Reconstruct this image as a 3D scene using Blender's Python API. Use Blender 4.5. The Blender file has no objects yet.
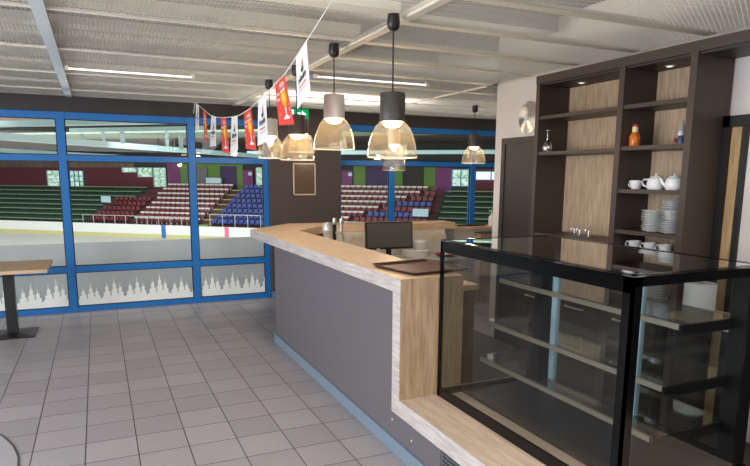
import bpy, bmesh, math, random
from mathutils import Vector, Matrix
random.seed(7)
C = bpy.context.scene.collection
SC = bpy.context.scene
PI = math.pi

# ------------------------------------------------------------------ materials
def lin(c):
    return tuple(((v/255)/12.92 if v/255 <= .04045 else ((v/255+.055)/1.055)**2.4) for v in c) + (1,)
def _new(name):
    m = bpy.data.materials.new(name); m.use_nodes = True
    nt = m.node_tree; b = nt.nodes['Principled BSDF']
    return m, nt, b
def mat(name, col, rough=.5, metal=0, vary=.06, scale=12, spec=.5, emit=None, es=0, bump=0):
    m, nt, b = _new(name)
    b.inputs['Roughness'].default_value = rough
    b.inputs['Metallic'].default_value = metal
    b.inputs['Specular IOR Level'].default_value = spec
    tc = nt.nodes.new('ShaderNodeTexCoord'); nz = nt.nodes.new('ShaderNodeTexNoise')
    nz.inputs['Scale'].default_value = scale; nz.inputs['Detail'].default_value = 4
    nt.links.new(tc.outputs['Object'], nz.inputs['Vector'])
    mx = nt.nodes.new('ShaderNodeMix'); mx.data_type = 'RGBA'
    c = lin(col)
    mx.inputs[6].default_value = tuple(v*(1-vary) for v in c[:3])+(1,)
    mx.inputs[7].default_value = tuple(min(1, v*(1+vary)) for v in c[:3])+(1,)
    nt.links.new(nz.outputs['Fac'], mx.inputs[0])
    nt.links.new(mx.outputs[2], b.inputs['Base Color'])
    if emit is not None:
        b.inputs['Emission Color'].default_value = lin(emit); b.inputs['Emission Strength'].default_value = es
    if bump:
        bp = nt.nodes.new('ShaderNodeBump'); bp.inputs['Strength'].default_value = bump
        nt.links.new(nz.outputs['Fac'], bp.inputs['Height']); nt.links.new(bp.outputs[0], b.inputs['Normal'])
    return m
def oak(name, c1, c2, axis=(1, 12, 1), rough=.5, sc=6):
    """wood: stretched noise, 'axis' are the scale factors (small = along the grain)"""
    m, nt, b = _new(name)
    tc = nt.nodes.new('ShaderNodeTexCoord'); mp = nt.nodes.new('ShaderNodeMapping')
    mp.inputs['Scale'].default_value = axis
    nt.links.new(tc.outputs['Object'], mp.inputs['Vector'])
    n1 = nt.nodes.new('ShaderNodeTexNoise'); n1.inputs['Scale'].default_value = sc; n1.inputs['Detail'].default_value = 6; n1.inputs['Distortion'].default_value = .6
    n2 = nt.nodes.new('ShaderNodeTexNoise'); n2.inputs['Scale'].default_value = sc*6; n2.inputs['Detail'].default_value = 3
    for n in (n1, n2): nt.links.new(mp.outputs[0], n.inputs['Vector'])
    ad = nt.nodes.new('ShaderNodeMath'); ad.operation = 'MULTIPLY_ADD'; ad.inputs[1].default_value = .35
    nt.links.new(n2.outputs['Fac'], ad.inputs[0]); nt.links.new(n1.outputs['Fac'], ad.inputs[2])
    rp = nt.nodes.new('ShaderNodeValToRGB'); rp.color_ramp.elements[0].position = .42; rp.color_ramp.elements[1].position = .9
    rp.color_ramp.elements[0].color = lin(c1); rp.color_ramp.elements[1].color = lin(c2)
    nt.links.new(ad.outputs[0], rp.inputs[0]); nt.links.new(rp.outputs[0], b.inputs['Base Color'])
    b.inputs['Roughness'].default_value = rough
    return m
def glass(name, tint=(.93, .96, .95), k=1.0, ior=1.45, rough=0.0, glossc=(1, 1, 1)):
    m = bpy.data.materials.new(name); m.use_nodes = True; nt = m.node_tree; nt.nodes.clear()
    o = nt.nodes.new('ShaderNodeOutputMaterial'); mx = nt.nodes.new('ShaderNodeMixShader')
    t = nt.nodes.new('ShaderNodeBsdfTransparent'); t.inputs[0].default_value = tint+(1,)
    g = nt.nodes.new('ShaderNodeBsdfGlossy'); g.inputs['Roughness'].default_value = rough; g.inputs[0].default_value = glossc+(1,)
    # Schlick reflectance, the same from both faces of the sheet
    f0 = ((ior-1)/(ior+1))**2
    ge = nt.nodes.new('ShaderNodeNewGeometry'); dt = nt.nodes.new('ShaderNodeVectorMath'); dt.operation = 'DOT_PRODUCT'
    nt.links.new(ge.outputs['Incoming'], dt.inputs[0]); nt.links.new(ge.outputs['Normal'], dt.inputs[1])
    def mth(op, *ins):
        n = nt.nodes.new('ShaderNodeMath'); n.operation = op
        for i, v in enumerate(ins):
            if isinstance(v, (int, float)): n.inputs[i].default_value = v
            else: nt.links.new(v, n.inputs[i])
        return n.outputs[0]
    inv = mth('SUBTRACT', 1.0, mth('ABSOLUTE', dt.outputs['Value']))
    fac = mth('MULTIPLY', mth('MULTIPLY_ADD', mth('POWER', inv, 5.0), 1-f0, f0), k)
    nt.links.new(mth('MINIMUM', fac, 1.0), mx.inputs[0])
    nt.links.new(t.outputs[0], mx.inputs[1]); nt.links.new(g.outputs[0], mx.inputs[2]); nt.links.new(mx.outputs[0], o.inputs[0])
    return m
def emis(name, col, s):
    m = bpy.data.materials.new(name); m.use_nodes = True; nt = m.node_tree; nt.nodes.clear()
    o = nt.nodes.new('ShaderNodeOutputMaterial'); e = nt.nodes.new('ShaderNodeEmission')
    e.inputs[0].default_value = lin(col); e.inputs[1].default_value = s
    nt.links.new(e.outputs[0], o.inputs[0]); return m

def floor_mat():
    m, nt, b = _new('grey brown square floor tiles')
    tc = nt.nodes.new('ShaderNodeTexCoord')
    br = nt.nodes.new('ShaderNodeTexBrick'); br.offset = 0; br.squash = 1
    br.inputs['Scale'].default_value = 1; br.inputs['Brick Width'].default_value = .3; br.inputs['Row Height'].default_value = .3
    br.inputs['Mortar Size'].default_value = .0036; br.inputs['Mortar Smooth'].default_value = .1; br.inputs['Bias'].default_value = 0
    br.inputs['Color1'].default_value = lin((150, 145, 149)); br.inputs['Color2'].default_value = lin((164, 159, 162))
    br.inputs['Mortar'].default_value = lin((62, 58, 58))
    nt.links.new(tc.outputs['Object'], br.inputs['Vector'])
    nz = nt.nodes.new('ShaderNodeTexNoise'); nz.inputs['Scale'].default_value = 60; nz.inputs['Detail'].default_value = 6
    nt.links.new(tc.outputs['Object'], nz.inputs['Vector'])
    mx = nt.nodes.new('ShaderNodeMix'); mx.data_type = 'RGBA'; mx.blend_type = 'MULTIPLY'; mx.inputs[0].default_value = .5
    rp = nt.nodes.new('ShaderNodeValToRGB'); rp.color_ramp.elements[0].color = (.72, .72, .72, 1); rp.color_ramp.elements[1].color = (1.1, 1.1, 1.1, 1)
    nt.links.new(nz.outputs['Fac'], rp.inputs[0])
    nt.links.new(br.outputs['Color'], mx.inputs[6]); nt.links.new(rp.outputs[0], mx.inputs[7]); nt.links.new(mx.outputs[2], b.inputs['Base Color'])
    n2 = nt.nodes.new('ShaderNodeTexNoise'); n2.inputs['Scale'].default_value = 3; nt.links.new(tc.outputs['Object'], n2.inputs['Vector'])
    mr = nt.nodes.new('ShaderNodeMapRange'); mr.inputs['To Min'].default_value = .3; mr.inputs['To Max'].default_value = .5
    nt.links.new(n2.outputs['Fac'], mr.inputs[0]); nt.links.new(mr.outputs[0], b.inputs['Roughness'])
    bp = nt.nodes.new('ShaderNodeBump'); bp.inputs['Strength'].default_value = .25; bp.inputs['Distance'].default_value = .002
    inv = nt.nodes.new('ShaderNodeMath'); inv.operation = 'SUBTRACT'; inv.inputs[0].default_value = 1
    nt.links.new(br.outputs['Fac'], inv.inputs[1]); nt.links.new(inv.outputs[0], bp.inputs['Height']); nt.links.new(bp.outputs[0], b.inputs['Normal'])
    return m
def foliage_window_mat():
    m = bpy.data.materials.new('daylight and foliage beyond glass'); m.use_nodes = True; nt = m.node_tree; nt.nodes.clear()
    o = nt.nodes.new('ShaderNodeOutputMaterial'); e = nt.nodes.new('ShaderNodeEmission')
    tc = nt.nodes.new('ShaderNodeTexCoord'); nz = nt.nodes.new('ShaderNodeTexNoise'); nz.inputs['Scale'].default_value = 4; nz.inputs['Detail'].default_value = 5
    nt.links.new(tc.outputs['Object'], nz.inputs['Vector'])
    rp = nt.nodes.new('ShaderNodeValToRGB'); rp.color_ramp.elements[0].position = .35; rp.color_ramp.elements[1].position = .6
    rp.color_ramp.elements[0].color = lin((120, 180, 120)); rp.color_ramp.elements[1].color = lin((225, 245, 235))
    nt.links.new(nz.outputs['Fac'], rp.inputs[0]); nt.links.new(rp.outputs[0], e.inputs[0]); e.inputs[1].default_value = 1.1
    nt.links.new(e.outputs[0], o.inputs[0]); return m
def disc_mat():
    m, nt, b = _new('spun polished steel')
    b.inputs['Metallic'].default_value = 1; b.inputs['Roughness'].default_value = .28
    b.inputs['Base Color'].default_value = lin((215, 210, 205)); b.inputs['Anisotropic'].default_value = .9; b.inputs['Anisotropic Rotation'].default_value = .25
    t = nt.nodes.new('ShaderNodeTangent'); t.direction_type = 'RADIAL'; t.axis = 'Z'
    nt.links.new(t.outputs[0], b.inputs['Tangent']); return m

def shade_mat():  # bulb glow put into the glass as warm tint and translucency
    m = glass('bulb warmed lamp glass', (.92, .88, .8), 1.1, 1.5, .02); nt = m.node_tree
    o = [n for n in nt.nodes if n.type == 'OUTPUT_MATERIAL'][0]; src = o.inputs[0].links[0].from_socket
    mx = nt.nodes.new('ShaderNodeMixShader'); mx.inputs[0].default_value = .045
    tr = nt.nodes.new('ShaderNodeBsdfTranslucent'); tr.inputs[0].default_value = (.95, .78, .5, 1)
    df = nt.nodes.new('ShaderNodeBsdfDiffuse'); df.inputs[0].default_value = (.8, .68, .48, 1)
    m2 = nt.nodes.new('ShaderNodeMixShader'); nt.links.new(tr.outputs[0], m2.inputs[1]); nt.links.new(df.outputs[0], m2.inputs[2])
    nt.links.new(src, mx.inputs[1]); nt.links.new(m2.outputs[0], mx.inputs[2]); nt.links.new(mx.outputs[0], o.inputs[0]); return m
M = {}
M['floor'] = floor_mat()
M['blue'] = mat('blue painted window frame', (32, 116, 190), .35)
M['darkband'] = mat('dark fascia paint', (52, 47, 47), .6)
M['brown'] = mat('dark brown wall paint', (74, 62, 60), .6)
M['white_wall'] = mat('warm white wall paint', (206, 198, 192), .7, vary=.03)
M['grey_wall'] = mat('grey plaster', (150, 150, 150), .8)
M['shelf'] = mat('dark brown laminate', (66, 54, 48), .45, vary=.05)
M['shelf_dark'] = mat('deep brown laminate', (46, 40, 38), .5, vary=.05)
M['oak_back'] = oak('light oak back board', (142, 120, 97), (190, 167, 140), (1, 9, .8))
M['oak_top'] = oak('pale oak counter top', (196, 164, 130), (232, 206, 178), (9, .8, 6), .33)
M['oak_bench'] = oak('pale limed oak ledge', (186, 160, 136), (222, 200, 180), (9, .8, 6), .4)
M['oak_front'] = oak('daylight cooled oak edge', (158, 146, 140), (205, 196, 192), (3, .8, 9), .5)  # cool daylight from the left put into the oak colour
M['oak_end'] = oak('oak end panel', (150, 122, 92), (198, 170, 138), (10, 3, .8), .5)
M['oak_diag'] = oak('oak counter top across', (196, 162, 126), (230, 202, 170), (.8, 9, 6), .35)
M['panel'] = mat('grey brown counter panel', (98, 91, 96), .55, vary=.03)
M['plinth'] = mat('blue grey brushed metal plinth', (118, 134, 148), .4, .1, vary=.15, scale=40)
M['vent'] = mat('dark metal grille', (104, 112, 116), .4, .4)
M['black'] = mat('gloss black frame', (7, 7, 8), .16, vary=.02, spec=.3)
M['deck'] = mat('dark grey case deck', (34, 34, 36), .4)
M['postblack'] = mat('black case post', (10, 10, 11), .5, spec=.2)
M['blackmatt'] = mat('satin black metal', (22, 22, 23), .4, vary=.05)
M['lampblack'] = mat('dark bronze lamp metal', (70, 66, 62), .4, .2, vary=.05)
M['lampsilver'] = mat('brushed aluminium lamp metal', (208, 206, 204), .35, .4, vary=.05)
M['steel'] = mat('stainless steel', (210, 210, 208), .38, .85, vary=.05)
M['rail_metal'] = mat('aluminium shelf rail', (176, 168, 150), .3, .85, vary=.05)
M['stile'] = mat('pale aluminium stile', (176, 200, 212), .4, .1, vary=.05)
M['white'] = mat('white glazed china', (222, 222, 224), .18, vary=.02)
M['white_plastic'] = mat('white plastic', (215, 213, 208), .4, vary=.02)
M['cream_plastic'] = mat('cream plastic socket plate', (226, 208, 170), .45, vary=.02)
M['paper'] = mat('white paper roll', (205, 204, 200), .9, vary=.03)
M['mesh'] = mat('light grey expanded metal', (236, 233, 228), .5, 0, vary=.06)
M['ceilrail'] = mat('cream ceiling rail', (214, 207, 193), .5, vary=.03)
M['ceilrail_grey'] = mat('blue grey ceiling rail', (186, 194, 200), .4, .1, vary=.1, scale=3)
M['slab'] = mat('pale ceiling slab', (104, 102, 99), .9)
M['beam'] = mat('cream ceiling beam', (252, 243, 224), .8)
M['darkslab'] = mat('grey duct', (110, 106, 102), .9)
M['tray'] = mat('brown plastic tray', (98, 66, 54), .4, vary=.1, scale=200)
M['trayrim'] = mat('dark brown tray rim', (60, 34, 30), .35)
M['screen'] = mat('dark grey monitor screen', (92, 90, 88), .35, vary=.04)
M['splash'] = mat('off white splash panel', (226, 219, 210), .5)
M['red'] = mat('red plastic', (160, 30, 36), .4)
M['pink'] = mat('pale pink plastic', (226, 188, 180), .4)
M['flagred'] = mat('red flag cloth', (214, 66, 54), .8, vary=.03)
M['flagwhite'] = mat('white flag cloth', (226, 222, 220), .8, vary=.02)
M['amber'] = mat('amber print', (234, 150, 40), .8)
M['yellowprint'] = mat('yellow print', (244, 196, 70), .8)
M['inkblack'] = mat('black print', (40, 36, 40), .8)
M['inkred'] = mat('red print', (205, 70, 84), .8)
M['inktan'] = mat('tan print', (170, 120, 84), .8)
M['cord'] = mat('white cord', (226, 224, 220), .8)
M['bulb'] = emis('glowing lamp bulb', (255, 226, 184), 14)
M['tube'] = emis('fluorescent tube', (255, 250, 240), 1.8)
M['exit'] = emis('green exit light', (22, 170, 98), .9)
M['exitwhite'] = emis('white exit pictogram', (215, 255, 235), 1.8)
M['spot'] = emis('small white downlight', (255, 245, 225), 1.2)
M['pane'] = glass('window glass', (.95, .965, .965), .6)
M['caseglass'] = glass('display glass', (.89, .905, .91), .8, 1.5)
M['topglass'] = glass('display top glass', (.84, .86, .85), 1.5, 1.5)
M['shelfglass'] = glass('green edged shelf glass', (.9, .945, .93), 1.4, 1.5)
M['shade'] = shade_mat()
M['rim'] = mat('pale glass rim', (205, 196, 178), .15)
M['crystal'] = glass('bright clear stemware', (.9, .9, .9), 6, 1.5, .05)
M['clear'] = glass('clear drinking glass', (.94, .94, .94), 2.5, 1.5)
M['film'] = mat('white frosted skyline film', (244, 246, 240), .7, vary=.02)
M['parapet'] = mat('pale grey parapet', (196, 196, 194), .8, vary=.02)
M['glow_orange'] = mat('orange sauce', (206, 108, 30), .2, vary=.15)
M['label_cream'] = mat('cream paper label', (226, 210, 160), .6)
M['gnome'] = mat('grey cone hat', (150, 152, 160), .4)
M['navy'] = mat('navy figurine paint', (60, 74, 110), .4)
M['picture'] = mat('brown smoked picture panel', (96, 78, 62), .2)
M['frame_pale'] = mat('pale metal picture frame', (205, 196, 180), .4, .3)
M['disc'] = disc_mat()
M['doorjamb'] = oak('oak door jamb', (150, 118, 78), (190, 156, 112), (8, 8, .8))
M['board'] = mat('white rink boards', (225, 226, 224), .5, vary=.02)
M['kick'] = mat('yellow kick plate', (196, 190, 128), .6)
M['markblue'] = mat('blue board mark', (40, 100, 180), .5)
M['markpink'] = mat('faded red board mark', (220, 110, 140), .5)
M['ice'] = mat('rink ice', (208, 208, 200), .4, vary=.04, scale=.1)
M['step'] = mat('dark concrete step', (86, 50, 50), .9)
M['stepgreen'] = mat('green stand riser', (38, 60, 50), .9)
M['bench'] = mat('pale green bench board', (118, 158, 116), .6)
M['stair'] = mat('yellow green stair nosing', (170, 190, 110), .7)
M['seatred'] = mat('dark red seat shell', (116, 42, 50), .5)
M['seatblue'] = mat('blue seat shell', (52, 74, 150), .45)
M['seatcap'] = mat('white seat rim', (222, 214, 208), .5)
M['maroon'] = mat('maroon hall wall', (92, 36, 44), .8)
M['purple'] = mat('purple hall wall', (118, 60, 108), .8)
M['violet'] = mat('dark violet hall wall', (70, 54, 90), .8)
M['hallgreen'] = mat('green hall wall', (96, 130, 62), .8)
M['halldark'] = mat('dark hall wall', (48, 46, 48), .8)
M['roof'] = oak('brown plank hall roof', (84, 70, 60), (116, 100, 86), (.3, 3, 1), .8, 1)
M['teal'] = mat('pale teal steel', (150, 182, 184), .5)
M['teal2'] = mat('grey green roof panel', (128, 146, 130), .6)
M['foliage'] = foliage_window_mat()
M['litwin'] = emis('bright daylight pane', (235, 245, 250), 1.3)
M['banner'] = mat('patterned black and white banner', (110, 110, 112), .8, vary=.95, scale=6)
M['screenrail'] = mat('white rail post', (205, 205, 205), .5)
M['oak_table'] = oak('pale oak table top', (176, 142, 108), (214, 184, 150), (.8, 9, 6), .4)
M['greyfloor'] = mat('pale grey sheet floor', (158, 156, 160), .5, vary=.04)
M['barfloor'] = mat('dimmed floor behind the bar', (72, 68, 66), .6)
M['trimdark'] = mat('dark floor trim strip', (70, 66, 66), .5)

# ------------------------------------------------------------------ mesh helpers
def B(): return bmesh.new()
def box(bm, x0, x1, y0, y1, z0, z1, mtx=None, bevel=0):
    r = bmesh.ops.create_cube(bm, size=1)
    vs = r['verts']
    for v in vs:
        v.co = Vector((x0+(v.co.x+.5)*(x1-x0), y0+(v.co.y+.5)*(y1-y0), z0+(v.co.z+.5)*(z1-z0)))
    if bevel:
        es = list({e for v in vs for e in v.link_edges})
        rr = bmesh.ops.bevel(bm, geom=es, offset=bevel, segments=2, affect='EDGES', profile=.7)
        vs = list({v for f in rr['faces'] for v in f.verts} | {v for v in vs if v.is_valid})
    if mtx is not None:
        for v in vs: v.co = mtx @ v.co
    return bm
def lathe(bm, prof, c=(0, 0, 0), seg=24, mtx=None):
    """prof = [(r, z)...]; closed at the axis where r == 0"""
    rings = []
    for r, z in prof:
        if r < 1e-6: rings.append([bm.verts.new((0, 0, z))])
        else: rings.append([bm.verts.new((r*math.cos(2*PI*i/seg), r*math.sin(2*PI*i/seg), z)) for i in range(seg)])
    for a, b in zip(rings, rings[1:]):
        for i in range(seg):
            j = (i+1) % seg
            if len(a) == 1 and len(b) == 1: continue
            if len(a) == 1: bm.faces.new((a[0], b[i], b[j]))
            elif len(b) == 1: bm.faces.new((a[j], a[i], b[0]))
            else: bm.faces.new((a[i], b[i], b[j], a[j]))
    for ring in rings:
        for v in ring:
            if mtx is not None: v.co = mtx @ v.co
            v.co += Vector(c)
    return bm
def tube(bm, pts, r, seg=8, cap=True):
    pts = [Vector(p) for p in pts]; rings = []
    for i, p in enumerate(pts):
        d = (pts[min(i+1, len(pts)-1)]-pts[max(i-1, 0)]).normalized()
        a = d.cross(Vector((0, 0, 1)))
        if a.length < 1e-3: a = d.cross(Vector((1, 0, 0)))
        a.normalize(); b = d.cross(a)
        rr = r[i] if isinstance(r, (list, tuple)) else r
        rings.append([bm.verts.new(p+(a*math.cos(2*PI*k/seg)+b*math.sin(2*PI*k/seg))*rr) for k in range(seg)])
    for a, b in zip(rings, rings[1:]):
        for k in range(seg): bm.faces.new((a[k], a[(k+1) % seg], b[(k+1) % seg], b[k]))
    if cap:
        bm.faces.new(rings[0][::-1]); bm.faces.new(rings[-1])
    return bm
def prism(bm, poly, z0, z1):
    lo = [bm.verts.new((x, y, z0)) for x, y in poly]; hi = [bm.verts.new((x, y, z1)) for x, y in poly]
    n = len(poly)
    bm.faces.new(lo[::-1]); bm.faces.new(hi)
    for i in range(n): bm.faces.new((lo[i], lo[(i+1) % n], hi[(i+1) % n], hi[i]))
    return bm
def wloc(o):
    v = Vector((0, 0, 0))
    while o is not None: v += o.location; o = o.parent
    return v
def obj(name, bm, m, parent=None, local=False, smooth=False):
    if parent is not None and not local:
        w = wloc(parent)
        for v in bm.verts: v.co -= w
    bmesh.ops.recalc_face_normals(bm, faces=bm.faces)
    me = bpy.data.meshes.new(name); bm.to_mesh(me); bm.free()
    if smooth:
        for p in me.polygons: p.use_smooth = True
        try: me.set_sharp_from_angle(angle=math.radians(40))
        except Exception: pass
    me.materials.append(m)
    o = bpy.data.objects.new(name, me); C.objects.link(o)
    if parent is not None: o.parent = parent
    return o
def tag(o, label, cat, group=None, kind=None):
    o['label'] = label; o['category'] = cat
    if group: o['group'] = group
    if kind: o['kind'] = kind
    return o
def thing(name, label, cat, loc=(0, 0, 0), group=None):
    o = bpy.data.objects.new(name, None); o.empty_display_size = .1; C.objects.link(o); o.location = loc
    return tag(o, label, cat, group)
def struct(name, bm, m, parent=None):
    o = obj(name, bm, m, parent)
    if parent is None: o['kind'] = 'structure'
    return o
def sbox(name, d, m, parent=None): return struct(name, box(B(), *d), m, parent)
def dup(root, loc, label=None, group=None, rotz=None):
    r = root.copy(); C.objects.link(r); r.location = loc
    if rotz is not None: r.rotation_euler = (0, 0, rotz)
    if label: r['label'] = label
    if group: r['group'] = group
    for ch in list(root.children):
        c = ch.copy(); C.objects.link(c); c.parent = r
        for g in list(ch.children):
            d = g.copy(); C.objects.link(d); d.parent = c
    return r
ORD = ['first', 'second', 'third', 'fourth', 'fifth', 'sixth', 'seventh', 'eighth', 'ninth', 'tenth', 'eleventh', 'twelfth',
       'thirteenth', 'fourteenth', 'fifteenth', 'sixteenth', 'seventeenth', 'eighteenth', 'nineteenth', 'twentieth']

# ------------------------------------------------------------------ room shell
CZ = 2.62          # height of the mesh ceiling
sbox('floor', (-4, 8, -7, 4.0, -.12, 0), M['floor'])
bm = B(); n = 40
pc, rr = (-1.62, -.55), 1.26
prism(bm, [(pc[0]+rr*math.cos(2*PI*i/n), pc[1]+rr*math.sin(2*PI*i/n)) for i in range(n)], 0, .003)
struct('trim_1', bm, M['greyfloor'])
bm = B()
for i in range(n):
    a, b = 2*PI*i/n, 2*PI*(i+1)/n
    vs = [bm.verts.new((pc[0]+r*math.cos(t), pc[1]+r*math.sin(t), .004)) for r, t in ((rr, a), (rr+.012, a), (rr+.012, b), (rr, b))]
    bm.faces.new(vs)
struct('trim_2', bm, M['trimdark'])
sbox('wall_left', (-4.1, -4, -7, 4.0, 0, 3.1), M['brown'])
sbox('wall_back', (-4.1, 8.1, -7.1, -7, 0, 3.1), M['shelf_dark'])
sbox('trim_4', (1.85, 3.94, -6, 1.9, 0, .004), M['barfloor'])  # added dark sheet, puts the dimness seen through the case into the floor
sbox('wall_right', (3.95, 4.08, -2.96, .93, 0, 3.1), M['white_wall'])
sbox('wall_right_near', (3.95, 4.08, -7, -2.96, 0, 3.1), M['shelf_dark'])
sbox('wall_far_right', (8, 8.1, .93, 4.0, 0, 3.1), M['white_wall'])
sbox('wall_behind_right', (4.08, 8.1, .83, .93, 0, 3.1), M['white_wall'])
sbox('ceiling', (-4.1, 8.1, -7.1, 4.1, 3.1, 3.2), M['slab'])
sbox('trim_3', (-4, 8, 3.89, 4.0, 2.44, 3.1), M['darkband'])
sbox('wall_pillar', (2.325, 3.345, 3.80, 4.0, 0, CZ), M['brown'])
sbox('baseboard_pillar', (2.312, 3.358, 3.787, 3.80, 0, .1), M['plinth'])

# windows: frame, panes, skyline film
def window(name, x0, x1, mull):
    fy0, fy1 = 3.93, 3.985
    bm = B()
    for z0, z1 in ((0, .065), (.50, .575), (1.865, 1.935), (2.36, 2.44)): box(bm, x0, x1, fy0, fy1, z0, z1)
    for a, b in mull: box(bm, a, b, fy0-.012, fy1+.01, 0, 2.44)
    w = struct(name, bm, M['blue'])
    for (a, b), (c, d) in zip(mull, mull[1:]):
        for z0, z1 in ((.065, .50), (.575, 1.865), (1.935, 2.36)):
            obj('pane', box(B(), b, c, 3.952, 3.958, z0, z1), M['pane'], w)
        # rubber gasket lines
        bm = B()
        for z0, z1 in ((.065, .50), (.575, 1.865), (1.935, 2.36)):
            box(bm, b, c, 3.945, 3.965, z0, z0+.012); box(bm, b, c, 3.945, 3.965, z1-.012, z1)
            box(bm, b, b+.012, 3.945, 3.965, z0, z1); box(bm, c-.012, c, 3.945, 3.965, z0, z1)
        obj('gasket', bm, M['blackmatt'], w)
        # skyline film on the lower pane
        bm = B(); rnd = random.Random(int(b*100)); x = b+.012; prof = []
        unit = [(0, .13), (.018, .13), (.018, .19), (.04, .19), (.04, .26), (.052, .26), (.058, .34), (.064, .27), (.08, .27), (.08, .20), (.098, .20), (.098, .14), (.112, .14),
                (.112, .22), (.128, .22), (.128, .30), (.14, .30), (.148, .41), (.156, .30), (.168, .30), (.168, .23), (.182, .23), (.182, .16), (.196, .16), (.196, .24), (.208, .24), (.214, .33),
                (.22, .25), (.236, .25), (.236, .18), (.255, .18), (.255, .12), (.272, .12)]
        k = 0
        while x < c-.012:
            s = .8+.28*rnd.random()
            for dx, z in unit:
                xx = x+dx
                if xx > c-.012: break
                prof.append((xx+len(prof)*1e-5, .065+(z-.02)*s*.93))
            x += .275; k += 1
        prof.append((c-.012, prof[-1][1]))
        for (xa, za), (xb, zb) in zip(prof, prof[1:]):
            vs = [bm.verts.new(p) for p in ((xa, 3.949, .075), (xb, 3.949, .075), (xb, 3.949, zb), (xa, 3.949, za))]
            bm.faces.new(vs)
        obj('skyline_film', bm, M['film'], w)
    return w
window('window_1', -4, 2.345, [(-4, -3.93), (-3.2, -3.11), (-1.72, -1.63), (-.232, -.145), (1.275, 1.362), (2.262, 2.345)])
window('window_2', 3.33, 8, [(3.33, 3.40), (4.183, 4.27), (5.628, 5.714), (7.08, 7.165), (7.93, 8)])

# mesh ceiling: zigzag strands between rails
def strand_panel(x0, x1, y0, y1):
    bm = B(); LW, SW = .048, .03; a = SW/4; h = .004
    nrow = int((y1-y0)/(SW/2)); nx = int((x1-x0)/(LW/2))
    for j in range(nrow):
        yj = y0+(j+.5)*SW/2; prev = None
        for i in range(nx+1):
            x = x0+i*LW/2; y = yj+a*(-1)**(i+j)
            cur = (bm.verts.new((x, y-.0034, CZ)), bm.verts.new((x, y+.0034, CZ+h)))
            if prev: bm.faces.new((prev[0], cur[0], cur[1], prev[1]))
            prev = cur
    return bm
xs = [-2.6, -.07, 1.88, 3.83, 8]
for i, (a, b) in enumerate(zip(xs, xs[1:])):
    y0 = -2.9 if i < 2 else (-2.95 if i == 2 else .95)
    o = struct('ceiling_mesh', strand_panel(a, b, y0, 3.88), M['mesh'])
for i, (x, w, m) in enumerate(((-.07, .072, 'ceilrail_grey'), (1.88, .06, 'ceilrail'), (3.83, .03, 'ceilrail'), (-2.6, .07, 'ceilrail_grey'))):
    sbox('ceiling_rail', (x-w/2, x+w/2, -6.9 if x < 3 else .95, 3.885, CZ-.012, CZ+.03), M[m])
for k in range(-2, 8):
    y = -.36+.6*k
    sbox('ceiling_cross_rail', (1.91, 3.815 if y < .93 else 8, y-.035, y+.035, CZ-.008, CZ+.02), M['ceilrail'])
    sbox('ceiling_cross_beam', (-3.9, 1.85, y-.075, y+.075, CZ+.04, CZ+.09), M['beam'])
    if k % 2 == 0: sbox('ceiling_bracing', (-3.9, 1.85, y-.012, y+.012, CZ-.006, CZ+.012), M['ceilrail'])
for y in (-2.2, .0, 2.0): sbox('ceiling_duct', (-3.9, 3.8, y-.12, y+.12, 2.92, 3.08), M['darkslab'])
# fluorescent tubes
for i, (x0, x1, y, z, lab) in enumerate(((2.02, 3.2, 1.04, 2.6, 'thin glowing fluorescent tube under the mesh ceiling behind the silver lamp'),
                                      (-.02, 1.05, 1.6, 2.6, 'thin glowing tube under the mesh ceiling left of the pennants'))):
    t = thing('tube_light', lab, 'light', (x0, y, z))
    bm = B(); tube(bm, [(x0+.03, y, z-.005), (x1-.03, y, z-.005)], .008); obj('tube', bm, M['tube'], t, smooth=True)
    for a in (x0, x1-.03): obj('end_cap', box(B(), a, a+.03, y-.014, y+.014, z-.02, CZ), M['ceilrail'], t)

# doors
bm = B(); box(bm, 3.925, 3.95, .73, .79, 0, 2.09); box(bm, 3.925, 3.95, -.11, -.05, 0, 2.09); box(bm, 3.925, 3.95, -.05, .73, 2.03, 2.09)
d1 = struct('door_1', bm, M['shelf_dark'])
obj('door_leaf', box(B(), 3.935, 3.95, -.05, .73, .005, 2.03), M['shelf_dark'], d1)
bm = B(); tube(bm, [(3.935, .02, 1.02), (3.89, .02, 1.02), (3.89, .12, 1.02)], .009); obj('door_handle', bm, M['steel'], d1)
bm = B(); box(bm, 3.88, 3.95, -1.70, -1.652, 0, 2.1); box(bm, 3.88, 3.95, -2.72, -1.652, 2.03, 2.1); box(bm, 3.9, 3.95, -1.815, -1.775, 0, 2.03); box(bm, 3.88, 3.95, -2.72, -2.67, 0, 2.1)
d2 = struct('door_2', bm, M['blackmatt'])
obj('oak_jamb', box(B(), 3.91, 3.95, -1.775, -1.70, 0, 2.03), M['doorjamb'], d2)
obj('door_leaf', box(B(), 3.92, 3.95, -2.67, -1.815, .01, 2.03), M['white_wall'], d2)

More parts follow.
